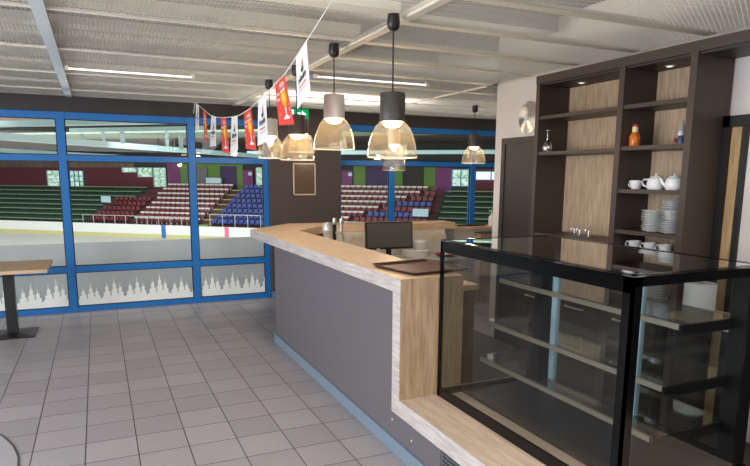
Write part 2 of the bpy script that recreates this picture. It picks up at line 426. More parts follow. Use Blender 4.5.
# ------------------------------------------------------------------ bar counter with low display ledge
bar = thing('bar_counter', 'long bar counter with pale oak top, grey brown front and low oak ledge', 'counter', (1.96, .5, 0))
def prism_obj(name, poly, z0, z1, m, parent, bev=0):
    bm = B(); prism(bm, poly, z0, z1)
    return obj(name, bm, m, parent)
TZ = 1.11
prism_obj('worktop', [(1.745, -1.28), (2.175, -1.28), (2.175, 2.04), (1.70, 2.34)], TZ-.085, TZ, M['oak_top'], bar)
prism_obj('worktop', [(1.70, 2.34), (2.175, 2.04), (2.735, 2.63), (2.35, 3.07)], TZ-.085, TZ, M['oak_diag'], bar)
prism_obj('worktop', [(2.35, 3.07), (2.735, 2.63), (4.47, 2.50), (4.50, 2.86)], TZ-.085, TZ, M['oak_diag'], bar)
obj('worktop_edge', box(B(), 1.741, 1.745, -1.29, -1.19, .273, TZ), M['oak_front'], bar)
bm = B(); prism(bm, [(1.741, -1.19), (1.7452, -1.19), (1.7002, 2.34), (1.696, 2.34)], TZ-.085, TZ); obj('worktop_edge', bm, M['oak_front'], bar)
obj('end_panel', box(B(), 1.745, 2.175, -1.29, -1.281, .372, TZ-.001), M['oak_end'], bar)
obj('end_core', box(B(), 1.75, 2.17, -1.281, -1.19, .372, TZ-.085), M['oak_end'], bar)
obj('display_ledge', box(B(), 1.745, 2.82, -5.2, -1.19, .273, .372), M['oak_bench'], bar)
obj('ledge_edge', box(B(), 1.741, 1.745, -5.2, -1.29, .273, .372), M['oak_front'], bar)
bm = B(); prism(bm, [(1.765, -1.19), (1.765, 1.586), (2.33, 2.18), (2.72, 2.62), (4.30, 2.49), (4.34, 2.60), (2.66, 2.76), (2.25, 2.26), (1.80, 1.62), (1.80, -1.19)], .09, TZ-.085)
obj('front_panel', bm, M['panel'], bar)
bm = B(); box(bm, 1.765, 1.80, -1.745, -1.19, .09, .273); box(bm, 1.768, 1.80, -5.2, -1.745, .09, .273); obj('ledge_panel', bm, M['panel'], bar)
obj('ledge_carcass', box(B(), 1.82, 2.80, -5.2, -1.2, .0, .273), M['shelf_dark'], bar)
bm = B(); prism(bm, [(1.75, -5.2), (1.775, -5.2), (1.775, 1.60), (1.75, 1.60)], 0, .09); prism(bm, [(1.75, 1.60), (1.775, 1.60), (2.72, 2.64), (2.70, 2.66)], 0, .09)
obj('plinth', bm, M['plinth'], bar)
bm = B()
box(bm, 1.757, 1.767, -2.40, -1.768, .095, .105); box(bm, 1.757, 1.767, -2.40, -1.768, .258, .268)
for i in range(28):
    for j in range(6):
        y = -2.395+i*.0225+(.011 if j % 2 else 0); z = .112+j*.025
        box(bm, 1.757, 1.766, y, y+.016, z, z+.015)
obj('vent_grille', bm, M['vent'], bar)
for y, z in ((-1.16, .2), (-1.42, .165)):
    bm = B(); lathe(bm, [(0, .004), (.006, .003), (.007, 0)], (1.763, y, z), 10, Matrix.Rotation(-PI/2, 4, 'Y'))
    obj('panel_screw', bm, M['white_plastic'], bar)
# white inner back-splash of the rear arm and its edge profile
bm = B(); prism(bm, [(2.70, 2.59), (4.29, 2.465), (4.30, 2.489), (2.71, 2.618)], .72, TZ-.087)
obj('backsplash', bm, M['splash'], bar)

# inner work counters
w1 = thing('work_cabinet', 'low brown work cabinet with oak edged top behind the oak end panel', 'cabinet', (2.45, .6, 0))
obj('carcass', box(B(), 2.2, 2.74, -.58, 1.9, .0, .86), M['shelf'], w1)
obj('worktop', box(B(), 2.185, 2.76, -.6, 1.9, .86, .9), M['oak_diag'], w1)
w2 = thing('back_desk', 'grey topped low desk behind the bar under the sockets', 'desk', (3.4, 2.2, 0))
bm = B(); prism(bm, [(2.78, 1.92), (4.25, 1.85), (4.28, 2.44), (2.80, 2.56)], .68, .72); obj('desk_top', bm, M['steel'], w2)
bm = B(); prism(bm, [(2.82, 2.0), (4.2, 1.93), (4.22, 2.40), (2.84, 2.52)], 0, .68); obj('carcass', bm, M['white_plastic'], w2)

# far ledge to the right of the bar
l = thing('low_ledge', 'white low wall ledge with oak cap right of the bar end', 'ledge', (5.0, 2.72, 0))
obj('ledge_body', box(B(), 4.53, 5.75, 2.62, 2.85, 0, 1.0), M['white_wall'], l)
obj('oak_cap', box(B(), 4.52, 5.78, 2.58, 2.88, 1.0, 1.035), M['oak_diag'], l)
t = thing('dark_box', 'small brown box shelf against the white low ledge', 'box', (4.98, 2.5, 0))
obj('box_body', box(B(), 4.86, 5.2, 2.45, 2.60, 0, .95), M['oak_end'], t)
obj('box_lid', box(B(), 4.85, 5.21, 2.44, 2.60, .95, .965), M['shelf'], t)
t = thing('egg_tray', 'thin brown scalloped tray lying on the oak capped ledge', 'tray', (4.85, 2.72, 1.035))
bm = B()
for i in range(6): lathe(bm, [(0, .002), (.03, 0), (.045, .022), (.042, .022), (.028, .004), (0, .006)], (4.67+.075*i, 2.70, 1.035), 12)
obj('tray_cups', bm, M['shelf'], t)
t = thing('soap_dispenser', 'white pump bottle on the ledge beside the white wall', 'bottle', (5.19, 2.70, 1.035))
bm = B(); lathe(bm, [(0, 0), (.04, 0), (.042, .01), (.042, .11), (.03, .135), (.014, .145), (.014, .16), (0, .16)], (5.19, 2.70, 1.035), 18); obj('bottle_body', bm, M['white_plastic'], t, smooth=True)
bm = B(); tube(bm, [(5.19, 2.70, 1.19), (5.19, 2.70, 1.245), (5.14, 2.69, 1.24)], .008); obj('pump', bm, M['white_plastic'], t)

# ------------------------------------------------------------------ items on the bar
t = thing('serving_tray', 'brown plastic serving tray on the near end of the counter', 'tray', (2.055, -.95, TZ))
mt = Matrix.Translation((2.055, -.95, TZ)) @ Matrix.Rotation(math.radians(9), 4, 'Z')
def rrect(hx, hy, r, k=5):
    out = []
    for sx, sy, a0 in ((1, 1, 0), (-1, 1, 90), (-1, -1, 180), (1, -1, 270)):
        for i in range(k+1):
            a = math.radians(a0+90*i/k); out.append((sx*(hx-r)+r*math.cos(a), sy*(hy-r)+r*math.sin(a)))
    return out
bm = B(); P = rrect(.205, .215, .03); lo = [bm.verts.new(mt @ Vector((x, y, .001))) for x, y in P]; hi = [bm.verts.new(mt @ Vector((x, y, .006))) for x, y in P]
bm.faces.new(lo[::-1]); bm.faces.new(hi)
for i in range(len(P)): bm.faces.new((lo[i], lo[(i+1) % len(P)], hi[(i+1) % len(P)], hi[i]))
obj('tray_base', bm, M['tray'], t)
bm = B(); rings = []
for hx, z in ((.203, .0), (.228, .022), (.234, .022), (.209, .0)):
    rings.append([bm.verts.new(mt @ Vector((x, y, z))) for x, y in rrect(hx, hx+.01, .035)])
for a, b in zip(rings, rings[1:]):
    for i in range(len(a)): bm.faces.new((a[i], a[(i+1) % len(a)], b[(i+1) % len(a)], b[i]))
obj('tray_rim', bm, M['trayrim'], t)

t = thing('monitor', 'black flat monitor with dark grey screen on the desk behind the bar', 'monitor', (3.36, 2.2, .72))
R = Matrix.Translation((3.355, 2.2, 1.0)) @ Matrix.Rotation(math.radians(-4), 4, 'Z') @ Matrix.Rotation(math.radians(-5), 4, 'X')
obj('housing', box(B(), -.305, .305, -.01, .03, -.165, .165, R, .006), M['blackmatt'], t)
obj('screen', box(B(), -.287, .287, -.0125, -.009, -.142, .148, R), M['screen'], t)
bm = B(); box(bm, -.03, .03, .02, .05, -.28, -.02, R); box(bm, 3.22, 3.50, 2.13, 2.33, .721, .735, None, .004); obj('stand', bm, M['blackmatt'], t)

t = thing('drinks_tap', 'chrome tap with upright black backed lever behind the bar corner', 'tap', (2.50, 1.75, .9))
bm = B(); tube(bm, [(2.477, 1.75, .9), (2.477, 1.75, 1.19)], .021, 12); obj('tap_column', bm, M['blackmatt'], t, smooth=True)
bm = B(); lathe(bm, [(0, 0), (.016, 0), (.02, .02), (.024, .05), (.015, .068), (0, .072)], (2.477, 1.75, 1.19), 14); obj('tap_knob', bm, M['steel'], t, smooth=True)
bm = B(); tube(bm, [(2.475, 1.75, 1.10), (2.555, 1.74, 1.105), (2.572, 1.735, 1.08), (2.578, 1.73, 1.01)], [.02, .022, .014, .011], 10); obj('spout', bm, M['steel'], t, smooth=True)
bm = B(); lathe(bm, [(0, 0), (.02, 0), (.017, .05), (.021, .10), (.026, .13), (.018, .15), (0, .152)], (2.552, 1.74, 1.105), 14); obj('lever_handle', bm, M['steel'], t, smooth=True)
t = thing('steel_canister', 'ribbed steel canister beside the chrome tap', 'canister', (2.40, 1.75, .9))
bm = B(); lathe(bm, [(0, 0), (.055, 0), (.055, .13), (.058, .135), (.055, .14), (.055, .22), (.058, .225), (.055, .23), (.055, .285), (.058, .295), (.05, .297), (0, .297)], (2.40, 1.75, .9), 24); obj('canister_body', bm, M['lampsilver'], t, smooth=True)
bm = B(); lathe(bm, [(0, 0), (.05, 0), (.05, .006), (.012, .01), (.01, .02), (0, .02)], (2.40, 1.75, 1.197), 20); obj('canister_lid', bm, M['steel'], t, smooth=True)

def tub(x, y, z, r, h, lab):
    t = thing('storage_tub', lab, 'container', (x, y, z))
    bm = B(); lathe(bm, [(0, 0), (r*.96, 0), (r, .01), (r, h-.02), (0, h-.02)], (x, y, z), 28); obj('tub_body', bm, M['white_plastic'], t, smooth=True)
    bm = B(); lathe(bm, [(0, h), (r*.98, h), (r*1.03, h-.006), (r*1.03, h-.02), (0, h-.02)], (x, y, z), 28); obj('tub_lid', bm, M['white'], t, smooth=True)
tub(3.75, 2.26, .721, .165, .09, 'wide white round tub at the bottom of the pair beside the monitor')
tub(3.80, 2.27, .811, .115, .10, 'smaller white round tub stacked on top of the wide tub')
t = thing('red_plate', 'red plate with crumpled white napkin on the desk behind the display case', 'plate', (4.12, 2.15, .721))
bm = B(); lathe(bm, [(0, .004), (.09, .004), (.14, .03), (.136, .032), (.09, .01), (0, .01)], (4.12, 2.15, .721), 24); obj('plate_body', bm, M['red'], t, smooth=True)
bm = B(); bmesh.ops.create_icosphere(bm, subdivisions=2, radius=.07)
for v in bm.verts: v.co = Vector((v.co.x*1.1, v.co.y, abs(v.co.z)*.9))*(.8+.4*random.random())+Vector((4.15, 2.16, .733))
nap = obj('napkin', bm, M['paper']); tag(nap, 'crumpled white napkin lying on the red plate', 'napkin')
t = thing('lotion_bottle', 'small pale pink bottle in front of the monitor stand', 'bottle', (3.12, 2.0, .721))
bm = B(); lathe(bm, [(0, 0), (.03, 0), (.03, .1), (.02, .115), (0, .115)], (3.12, 2.0, .721), 16); obj('bottle_body', bm, M['pink'], t, smooth=True)
bm = B(); lathe(bm, [(0, 0), (.021, 0), (.02, .035), (0, .037)], (3.12, 2.0, .836), 14); obj('bottle_cap', bm, M['white_plastic'], t, smooth=True)

def socket(x0, x1, z0, z1, y, nh, lab):
    t = thing('wall_socket', lab, 'socket', ((x0+x1)/2, y, z0))
    obj('socket_plate', box(B(), x0, x1, y-.012, y, z0, z1, None, .003), M['cream_plastic'], t)
    for i in range(nh):
        cx = x0+(x1-x0)*(i+.5)/nh; zc = (z0+z1)/2
        f = B(); lathe(f, [(0, .002), (.026, .003), (.029, 0)], (cx, y-.0125, zc), 18, Matrix.Rotation(PI/2, 4, 'X')); so = obj('socket_face', f, M['white_plastic'], t)
        bm = B(); box(bm, cx-.014, cx-.006, y-.0175, y-.0155, zc-.004, zc+.004); box(bm, cx+.006, cx+.014, y-.0175, y-.0155, zc-.004, zc+.004); obj('socket_hole', bm, M['inkblack'], so)
socket(2.99, 3.16, .905, .985, 2.560, 2, 'cream double socket left of the monitor')
socket(4.06, 4.30, .89, .975, 2.45, 3, 'cream triple socket near the right end of the rear bar')

# ------------------------------------------------------------------ glass display case
case = thing('display_case', 'large black framed glass display case standing on the oak ledge', 'display case', (2.38, -2.0, .372))
X0, X1, Y0, Y1, Z0, Z1 = 2.0, 2.79, -2.735, -1.30, .372, 1.335
bm = B()
box(bm, X0, X0+.012, Y0, Y1, Z0, Z0+.06)                                     # front bottom
box(bm, X0, X0+.012, Y0, Y1, Z1-.07, Z1-.008)                                # front top band
box(bm, X0, X0+.012, Y0, Y0+.05, Z0, Z1-.008); box(bm, X0, X0+.012, Y1-.022, Y1, Z0, Z1-.008)
for y0, y1 in ((Y0, Y0+.012), (Y1-.012, Y1)):
    box(bm, X0, X1, y0, y1, Z1-.045, Z1-.008); box(bm, X0, X1, y0, y1, Z0, Z0+.04)
    box(bm, X0, X0+.05 if y0 == Y0 else X0+.022, y0, y1, Z0, Z1-.008)
obj('case_frame', bm, M['black'], case)
bm = B()
for y0, y1 in ((Y0+.012, Y0+.09), (Y1-.09, Y1-.012)): box(bm, X1-.085, X1, y0, y1, Z0, Z1-.01)
box(bm, X1-.05, X1, Y0+.05, Y1-.05, Z1-.06, Z1-.01); box(bm, X1-.05, X1, Y0+.05, Y1-.05, Z0, Z0+.05)
obj('rear_post', bm, M['postblack'], case)
obj('front_pane', box(B(), X0+.003, X0+.009, Y0+.05, Y1-.022, Z0+.06, Z1-.07), M['caseglass'], case)
obj('end_pane', box(B(), X0+.05, X1-.085, Y0+.003, Y0+.009, Z0+.04, Z1-.045), M['caseglass'], case)
obj('end_pane', box(B(), X0+.022, X1-.085, Y1-.009, Y1-.003, Z0+.04, Z1-.045), M['caseglass'], case)
obj('top_pane', box(B(), X0, X1, Y0, Y1, Z1-.008, Z1), M['topglass'], case)
bm = B(); box(bm, X0-.001, X0+.03, Y0, Y1, Z1, Z1+.002); box(bm, X0, X1, Y0-.001, Y0+.025, Z1, Z1+.002); box(bm, X1-.03, X1, Y0, Y1, Z1, Z1+.002); box(bm, X0, X1, Y1-.025, Y1, Z1, Z1+.002)
obj('top_border', bm, M['black'], case)
obj('base_deck', box(B(), X0+.17, X1-.01, Y0+.015, Y1-.015, Z0+.002, Z0+.02), M['deck'], case)
for z, xf in ((1.09, 2.385), (.825, 2.315), (.605, 2.265)):
    s = obj('glass_shelf', box(B(), xf, X1-.06, Y0+.07, Y1-.05, z, z+.008), M['shelfglass'], case)
    obj('front_rail', box(B(), xf-.004, xf+.012, Y0+.09, Y1-.07, z-.026, z-.001), M['rail_metal'], s)
    for yb in (Y0+.075, Y1-.09):
        bm = B()
        vs = [(xf, z-.032), (xf, z-.002), (X1-.06, z-.002), (X1-.06, z-.05), (xf+.12, z-.05)]
        a = [bm.verts.new((x, yb, zz)) for x, zz in vs]; b = [bm.verts.new((x, yb+.016, zz)) for x, zz in vs]
        bm.faces.new(a); bm.faces.new(b[::-1])
        for i in range(5): bm.faces.new((a[i], a[(i+1) % 5], b[(i+1) % 5], b[i]))
        obj('shelf_bracket', bm, M['postblack'], s)
for y in (-1.445, -2.10): obj('door_stile', box(B(), 2.755, 2.785, y-.022, y+.022, Z0+.05, Z1-.06), M['stile'], case)
for y0, y1 in ((-2.08, -1.465), (Y0+.09, -2.12)): obj('sliding_pane', box(B(), 2.767, 2.772, y0, y1, Z0+.05, Z1-.06), M['caseglass'], case)

# ------------------------------------------------------------------ shelf unit and back cabinet
sh = thing('shelf_unit', 'tall dark brown wall shelf unit with oak backs', 'shelf', (3.78, -1.5, .86))
XS, XB = 3.6, 3.935
for y0, y1, z0 in ((-.165, -.12, .86), (-1.075, -1.025, .86), (-1.65, -1.60, 0), (-3.0, -2.95, .0)):
    obj('side_panel', box(B(), XS, XB, y0, y1, z0, 2.54 if y0 > -2.9 else 2.47), M['shelf'], sh)
obj('cornice', box(B(), XS-.004, XB, -3.0, -.118, 2.478, 2.543), M['shelf'], sh)
obj('soffit', box(B(), XS+.02, XB, -2.94, -.17, 2.462, 2.478), M['shelf_dark'], sh)
obj('back_panel', box(B(), XB-.012, XB, -1.025, -.165, .86, 2.47), M['oak_back'], sh)
obj('back_panel', box(B(), XB-.012, XB, -1.60, -1.075, .86, 2.47), M['oak_back'], sh)
for y0, y1, z in ((-1.025, -.165, 2.185), (-1.025, -.165, 1.89), (-1.025, -.165, 1.205), (-1.60, -1.075, 2.185), (-1.60, -1.075, 1.897), (-1.60, -1.075, 1.597), (-1.60, -1.075, 1.305), (-1.60, -1.075, 1.162)):
    obj('shelf_board', box(B(), XS+.01, XB-.012, y0, y1, z, z+.028), M['shelf'], sh)
obj('lower_panel', box(B(), XS+.02, XS+.04, -1.025, -.165, .86, 1.205), M['shelf_dark'], sh)
for y in (-.464, -1.30):
    bm = B(); lathe(bm, [(0, -.006), (.03, -.006), (.036, 0)], (3.77, y, 2.462), 18); dl = obj('downlight_ring', bm, M['steel'], sh)
    bm = B(); lathe(bm, [(0, 0), (.02, 0), (.02, -.003), (0, -.003)], (3.77, y, 2.456), 14); obj('downlight_lens', bm, M['spot'], dl)

cab = thing('base_cabinet', 'dark brown base cabinet with steel handles below the wall shelves', 'cabinet', (3.7, -.9, 0))
obj('carcass', box(B(), 3.5, 3.935, -1.60, -.12, .08, .82), M['shelf_dark'], cab)
obj('worktop', box(B(), 3.47, 3.935, -1.60, -.12, .82, .86), M['shelf'], cab)
obj('toe_kick', box(B(), 3.54, 3.93, -1.58, -.14, 0, .08), M['blackmatt'], cab)
for y0, y1 in ((-1.59, -1.10), (-1.09, -.62), (-.61, -.13)):
    for z0, z1 in ((.50, .81), (.09, .49)):
        d = obj('drawer', box(B(), 3.482, 3.5, y0, y1, z0, z1), M['shelf'], cab)
        zc = z1-.10; yc = (y0+y1)/2
        bm = B(); tube(bm, [(3.482, yc-.09, zc), (3.455, yc-.09, zc), (3.455, yc+.09, zc), (3.482, yc+.09, zc)], .007, 8); obj('drawer_handle', bm, M['steel'], d)

# crockery ------------------------------------------------------------
def cup_bm(r=.045, h=.062):
    return lathe(B(), [(0, .004), (r*.6, .004), (r*.62, 0), (r*.66, 0), (r*.9, h*.35), (r, h), (r*.94, h), (r*.84, h*.4), (r*.5, .01), (0, .01)], (0, 0, 0), 22)
def make_cup(lab, loc, group):
    t = thing('coffee_cup', lab, 'cup', loc, group)
    obj('cup_body', cup_bm(), M['white'], t, local=True, smooth=True)
    bm = B(); tube(bm, [(.04, 0, .05), (.062, 0, .052), (.07, 0, .035), (.06, 0, .018), (.036, 0, .016)], .0055, 8); obj('handle', bm, M['white'], t, local=True, smooth=True)
    return t
cup0 = make_cup('white cup alone at the left of the teapot shelf', (3.70, -1.155, 1.625), None); cup0.rotation_euler = (0, 0, PI*.5)
dup(cup0, (3.72, -1.165, 1.190), 'white cup seen just above the display case, nearest the oak bay', 'cups on the lowest shelf', PI*.6)
dup(cup0, (3.72, -1.30, 1.190), 'white cup seen just above the display case, second from the oak bay', 'cups on the lowest shelf', PI*.6)
dup(cup0, (3.72, -1.43, 1.190), 'white cup seen just above the display case, third from the oak bay', 'cups on the lowest shelf', PI*.6)
def make_pot(lab, loc, rz):
    t = thing('teapot', lab, 'teapot', loc, 'teapots on the shelf'); t.rotation_euler = (0, 0, rz)
    bm = lathe(B(), [(0, 0), (.05, 0), (.058, .01), (.06, .04), (.052, .075), (.04, .083), (0, .083)], (0, 0, 0), 24); obj('pot_body', bm, M['white'], t, local=True, smooth=True)
    bm = lathe(B(), [(.04, .083), (.036, .09), (.012, .094), (.008, .098), (.011, .106), (.006, .112), (0, .113)], (0, 0, 0), 18); obj('lid', bm, M['white'], t, local=True, smooth=True)
    bm = B(); tube(bm, [(.05, 0, .03), (.075, 0, .05), (.088, 0, .08)], [.016, .011, .008], 10); obj('spout', bm, M['white'], t, local=True, smooth=True)
    bm = B(); tube(bm, [(-.05, 0, .068), (-.08, 0, .07), (-.09, 0, .048), (-.078, 0, .026), (-.054, 0, .02)], .0065, 8); obj('handle', bm, M['white'], t, local=True, smooth=True)
    return t
p0 = make_pot('white lidded teapot in the middle of the teapot shelf', (3.70, -1.325, 1.625), -PI*.33)
dup(p0, (3.70, -1.475, 1.625), 'white lidded teapot with spout at the right end of the shelf', 'teapots on the shelf', PI*.68)
pl = obj('plate', lathe(B(), [(0, 0), (.045, 0), (.05, .004), (.078, .012), (.078, .0145), (.05, .007), (0, .006)], (0, 0, 0), 28), M['white'], smooth=True)
used = False
def stack(x, y, z, n, pitch, where, sc=1.0):
    global used
    for k in range(n):
        o = pl if not used else pl.copy()
        if used: C.objects.link(o)
        used = True
        o.location = (x+random.uniform(-.003, .003), y+random.uniform(-.004, .004)+.012*k/n, z+k*pitch); o.scale = (sc, sc, 1)
        tag(o, f'white plate, {ORD[k]} from the bottom of {where}', 'plate', 'white plates on the shelves')
stack(3.68, -1.352, 1.334, 11, .0135, 'the left stack on the plate shelf')
stack(3.68, -1.495, 1.334, 6, .0145, 'the right lower stack on the plate shelf')
stack(3.68, -1.50, 1.334+6*.0145+.002, 5, .0125, 'the small pile set on the right stack', .9)
stack(3.835, -1.385, 1.334, 14, .0155, 'the rear stack on the plate shelf')
stack(3.66, -1.44, .861, 11, .0135, 'the stack on the worktop seen through the case')
t = thing('paper_roll', 'large white paper roll on the worktop seen through the case end', 'paper roll', (3.66, -1.76, .842))
st = thing('side_worktop', 'oak topped low shelf in the niche right of the plates', 'shelf', (3.72, -1.9, 0))
obj('top_board', box(B(), 3.50, 3.86, -2.6, -1.66, .81, .84), M['oak_diag'], st)
obj('support', box(B(), 3.54, 3.84, -2.55, -2.5, 0, .81), M['shelf_dark'], st); obj('support', box(B(), 3.54, 3.84, -1.72, -1.67, 0, .81), M['shelf_dark'], st)
bm = lathe(B(), [(.022, 0), (.092, 0), (.095, .004), (.095, .196), (.092, .2), (.022, .2), (.022, 0)], (3.66, -1.765, .842), 32); obj('roll', bm, M['paper'], t, smooth=True)
bm = lathe(B(), [(.021, .002), (.021, .202), (.016, .202), (.016, .002), (.021, .002)], (3.66, -1.765, .842), 20); obj('core', bm, M['inktan'], t, smooth=True)
t.location = (3.66, -1.765, .842)
# bottle, figurine, glasses
t = thing('sauce_bottle', 'orange sauce bottle with red cap on the middle shelf', 'bottle', (3.69, -1.12, 1.925))
bm = lathe(B(), [(0, 0), (.034, 0), (.037, .006), (.037, .07), (.03, .088), (.017, .1), (.016, .14), (0, .14)], (3.69, -1.12, 1.925), 22); obj('bottle_body', bm, M['glow_orange'], t, smooth=True)
bm = lathe(B(), [(.0172, .1), (.021, .1), (.0205, .138), (.0162, .14), (.0162, .1)], (3.69, -1.12, 1.925), 20); obj('label', bm, M['label_cream'], t, smooth=True)
bm = lathe(B(), [(0, .16), (.018, .158), (.02, .14), (0, .14)], (3.69, -1.12, 1.925), 20); obj('cap', bm, M['red'], t, smooth=True)
t = thing('figurine', 'small figurine with pointed grey hat on the middle shelf', 'figurine', (3.73, -1.475, 1.925))
bm = lathe(B(), [(0, 0), (.028, 0), (.03, .02), (.024, .05), (.018, .062), (0, .064)], (3.73, -1.475, 1.925), 18); obj('body', bm, M['navy'], t, smooth=True)
bm = lathe(B(), [(0, .056), (.018, .06), (.02, .075), (.012, .09), (0, .092)], (3.722, -1.475, 1.925), 16); obj('beard', bm, M['white'], t, smooth=True)
bm = B(); box(bm, 3.694, 3.71, -1.457, -1.44, 1.94, 1.97, None, .003); obj('red_sleeve', bm, M['red'], t)
bm = lathe(B(), [(.022, .08), (.02, .09), (.013, .12), (.006, .155), (0, .168), ], (3.73, -1.475, 1.925), 16); obj('hat', bm, M['gnome'], t, smooth=True)
t = thing('wine_glass', 'upturned stemmed glass on the oak bay shelf', 'glass', (3.70, -.175, 1.918))
t.location = (3.665, -.212, 1.918)
bm = lathe(B(), [(.034, 0), (.041, .03), (.038, .065), (.02, .09), (.005, .1), (.005, .165), (.012, .17), (.036, .174), (.036, .177), (0, .178)], (3.665, -.212, 1.918), 24); obj('glass_body', bm, M['crystal'], t, smooth=True)
tum = obj('tumbler', lathe(B(), [(.03, 0), (.034, .05), (.033, .062), (.026, .066), (0, .066)], (0, 0, 0), 20), M['clear'], smooth=True)
for i, (y, w) in enumerate(((-.50, 'nearest the bay side'), (-.56, 'in the middle of the three'), (-.66, 'nearest the divider'))):
    o = tum if i == 0 else tum.copy()
    if i: C.objects.link(o)
    o.location = (3.74, y, 1.234); tag(o, f'upturned clear tumbler at the foot of the oak bay, {w}', 'glass', 'tumblers in the oak bay')
t = thing('wall_disc', 'round spun steel disc with small hub on the white wall', 'wall disc', (3.95, .40, 2.265))
Rm = Matrix.Rotation(-PI/2, 4, 'Y')
bm = lathe(B(), [(0, .034), (.025, .033), (.148, .012), (.152, .006), (.152, 0), (0, 0)], (0, 0, 0), 48)
o = obj('disc', bm, M['disc'], t, local=True, smooth=True); o.rotation_euler = (0, -PI/2, 0)
bm = lathe(B(), [(0, .05), (.009, .05), (.009, .046), (.012, .046), (.024, .044), (.026, .03), (0, .03)], (0, 0, 0), 20); o = obj('hub', bm, M['white_plastic'], t, local=True, smooth=True); o.rotation_euler = (0, -PI/2, 0)

# ------------------------------------------------------------------ pillar picture, exit sign, table
t = thing('picture_frame', 'thin pale frame with brown panel on the dark pillar', 'picture', (2.8, 3.79, 1.44))
bm = B()
for d in ((2.64, 2.965, 1.44, 1.458), (2.64, 2.965, 1.865, 1.883), (2.64, 2.655, 1.44, 1.883), (2.95, 2.965, 1.44, 1.883)): box(bm, d[0], d[1], 3.775, 3.80, d[2], d[3])
obj('frame', bm, M['frame_pale'], t); obj('panel', box(B(), 2.655, 2.95, 3.785, 3.80, 1.458, 1.865), M['picture'], t)
t = thing('exit_sign', 'glowing green exit sign hanging below the ceiling by the pillar', 'sign', (2.64, 3.6, 2.46))
obj('sign_box', box(B(), 2.47, 2.81, 3.585, 3.625, 2.445, 2.585), M['exit'], t)
bm = B(); box(bm, 2.505, 2.60, 3.582, 3.585, 2.46, 2.57); obj('door_symbol', bm, M['exitwhite'], t)
bm = B()
a = [bm.verts.new(p) for p in ((2.650, 3.582, 2.495), (2.710, 3.582, 2.495), (2.710, 3.582, 2.465), (2.775, 3.582, 2.515), (2.710, 3.582, 2.565), (2.710, 3.582, 2.535), (2.650, 3.582, 2.535))]
bm.faces.new(a); obj('arrow_symbol', bm, M['exitwhite'], t)
bm = B()
for p, q2, r in (((2.550, 3.581, 2.53), (2.545, 3.581, 2.505), .008), ((2.545, 3.581, 2.505), (2.565, 3.581, 2.485), .006), ((2.565, 3.581, 2.485), (2.560, 3.581, 2.466), .005), ((2.545, 3.581, 2.505), (2.530, 3.581, 2.485), .006), ((2.530, 3.581, 2.485), (2.518, 3.581, 2.485), .005), ((2.550, 3.581, 2.528), (2.572, 3.581, 2.518), .005), ((2.550, 3.581, 2.528), (2.528, 3.581, 2.52), .005)):
    tube(bm, [p, q2], r, 6)
lathe(bm, [(0, -.01), (.009, -.004), (.009, .004), (0, .01)], (2.555, 3.581, 2.548), 10)
obj('running_figure', bm, M['exit'], t)
bm = B(); tube(bm, [(2.530, 3.605, 2.585), (2.530, 3.605, CZ)], .004); tube(bm, [(2.750, 3.605, 2.585), (2.750, 3.605, CZ)], .004); obj('hanger', bm, M['white_plastic'], t)

t = thing('cafe_table', 'square pale oak cafe table with black pedestal by the window', 'table', (-.76, 2.98, 0))
bm = B(); box(bm, -1.16, -.345, 2.53, 3.34, .715, .75, None, .003); obj('table_top', bm, M['oak_table'], t)
obj('pedestal', box(B(), -.80, -.70, 2.94, 3.04, .02, .715), M['blackmatt'], t)
bm = B()
vs0 = [(-.97, 2.76), (-.53, 2.76), (-.53, 3.22), (-.97, 3.22)]; vs1 = [(-.83, 2.91), (-.67, 2.91), (-.67, 3.07), (-.83, 3.07)]
a = [bm.verts.new((x, y, 0)) for x, y in vs0]; b = [bm.verts.new((x, y, .012)) for x, y in vs0]; c = [bm.verts.new((x, y, .03)) for x, y in vs1]
bm.faces.new(a[::-1]); bm.faces.new(c)
for p, q2 in ((a, b), (b, c)):
    for i in range(4): bm.faces.new((p[i], p[(i+1) % 4], q2[(i+1) % 4], q2[i]))
obj('base_plate', bm, M['blackmatt'], t)

# ------------------------------------------------------------------ pendant lamps
def lamp(x, y, z1, z2, z3, metal, lab, r=.147):
    t = thing('pendant_lamp', lab, 'lamp', (x, y, z3), 'glass pendant lamps')
    bm = lathe(B(), [(0, CZ), (.034, CZ), (.038, CZ-.05), (.034, CZ-.075), (.018, CZ-.09), (0, CZ-.09)], (x, y, 0), 22); obj('canopy', bm, M['blackmatt'], t, smooth=True)
    bm = B(); tube(bm, [(x, y, CZ-.085), (x, y, z1)], .0045, 6); obj('cord', bm, M['blackmatt'], t)
    bm = lathe(B(), [(0, z1+.012), (.012, z1+.012), (.014, z1), (.07, z1), (.075, z1-.006), (.075, z2), (.069, z2), (.069, z2+.03), (0, z2+.03)], (x, y, 0), 32); obj('lamp_housing', bm, M[metal], t, smooth=True)
    h = z2-z3
    prof = [(.073+(r-.073)*f, z2-h*t_) for t_, f in ((0, 0), (.05, .15), (.12, .32), (.2, .47), (.3, .62), (.42, .75), (.55, .86), (.7, .94), (.85, .985), (1, 1))]
    bm = lathe(B(), prof, (x, y, 0), 40); obj('glass_shade', bm, M['shade'], t, smooth=True)
    bm = lathe(B(), [(0, z2-.035), (.035, z2-.03), (.056, z2-.012), (.06, z2+.0), (.05, z2+.02), (.0, z2+.03)], (x, y, 0), 20); obj('bulb', bm, M['bulb'], t, smooth=True)
    bm = lathe(B(), [(r-.001, z3-.002), (r+.002, z3-.002), (r+.002, z3+.0015), (r-.001, z3+.0015), (r-.001, z3-.002)], (x, y, 0), 40); obj('shade_rim', bm, M['rim'], t, smooth=True)
    L = bpy.data.lights.new('lamp_glow', 'POINT'); L.energy = 9; L.color = (1, .82, .6); L.shadow_soft_size = .05
    o = bpy.data.objects.new('lamp_glow', L); C.objects.link(o); o.location = (x, y, z2-.09)
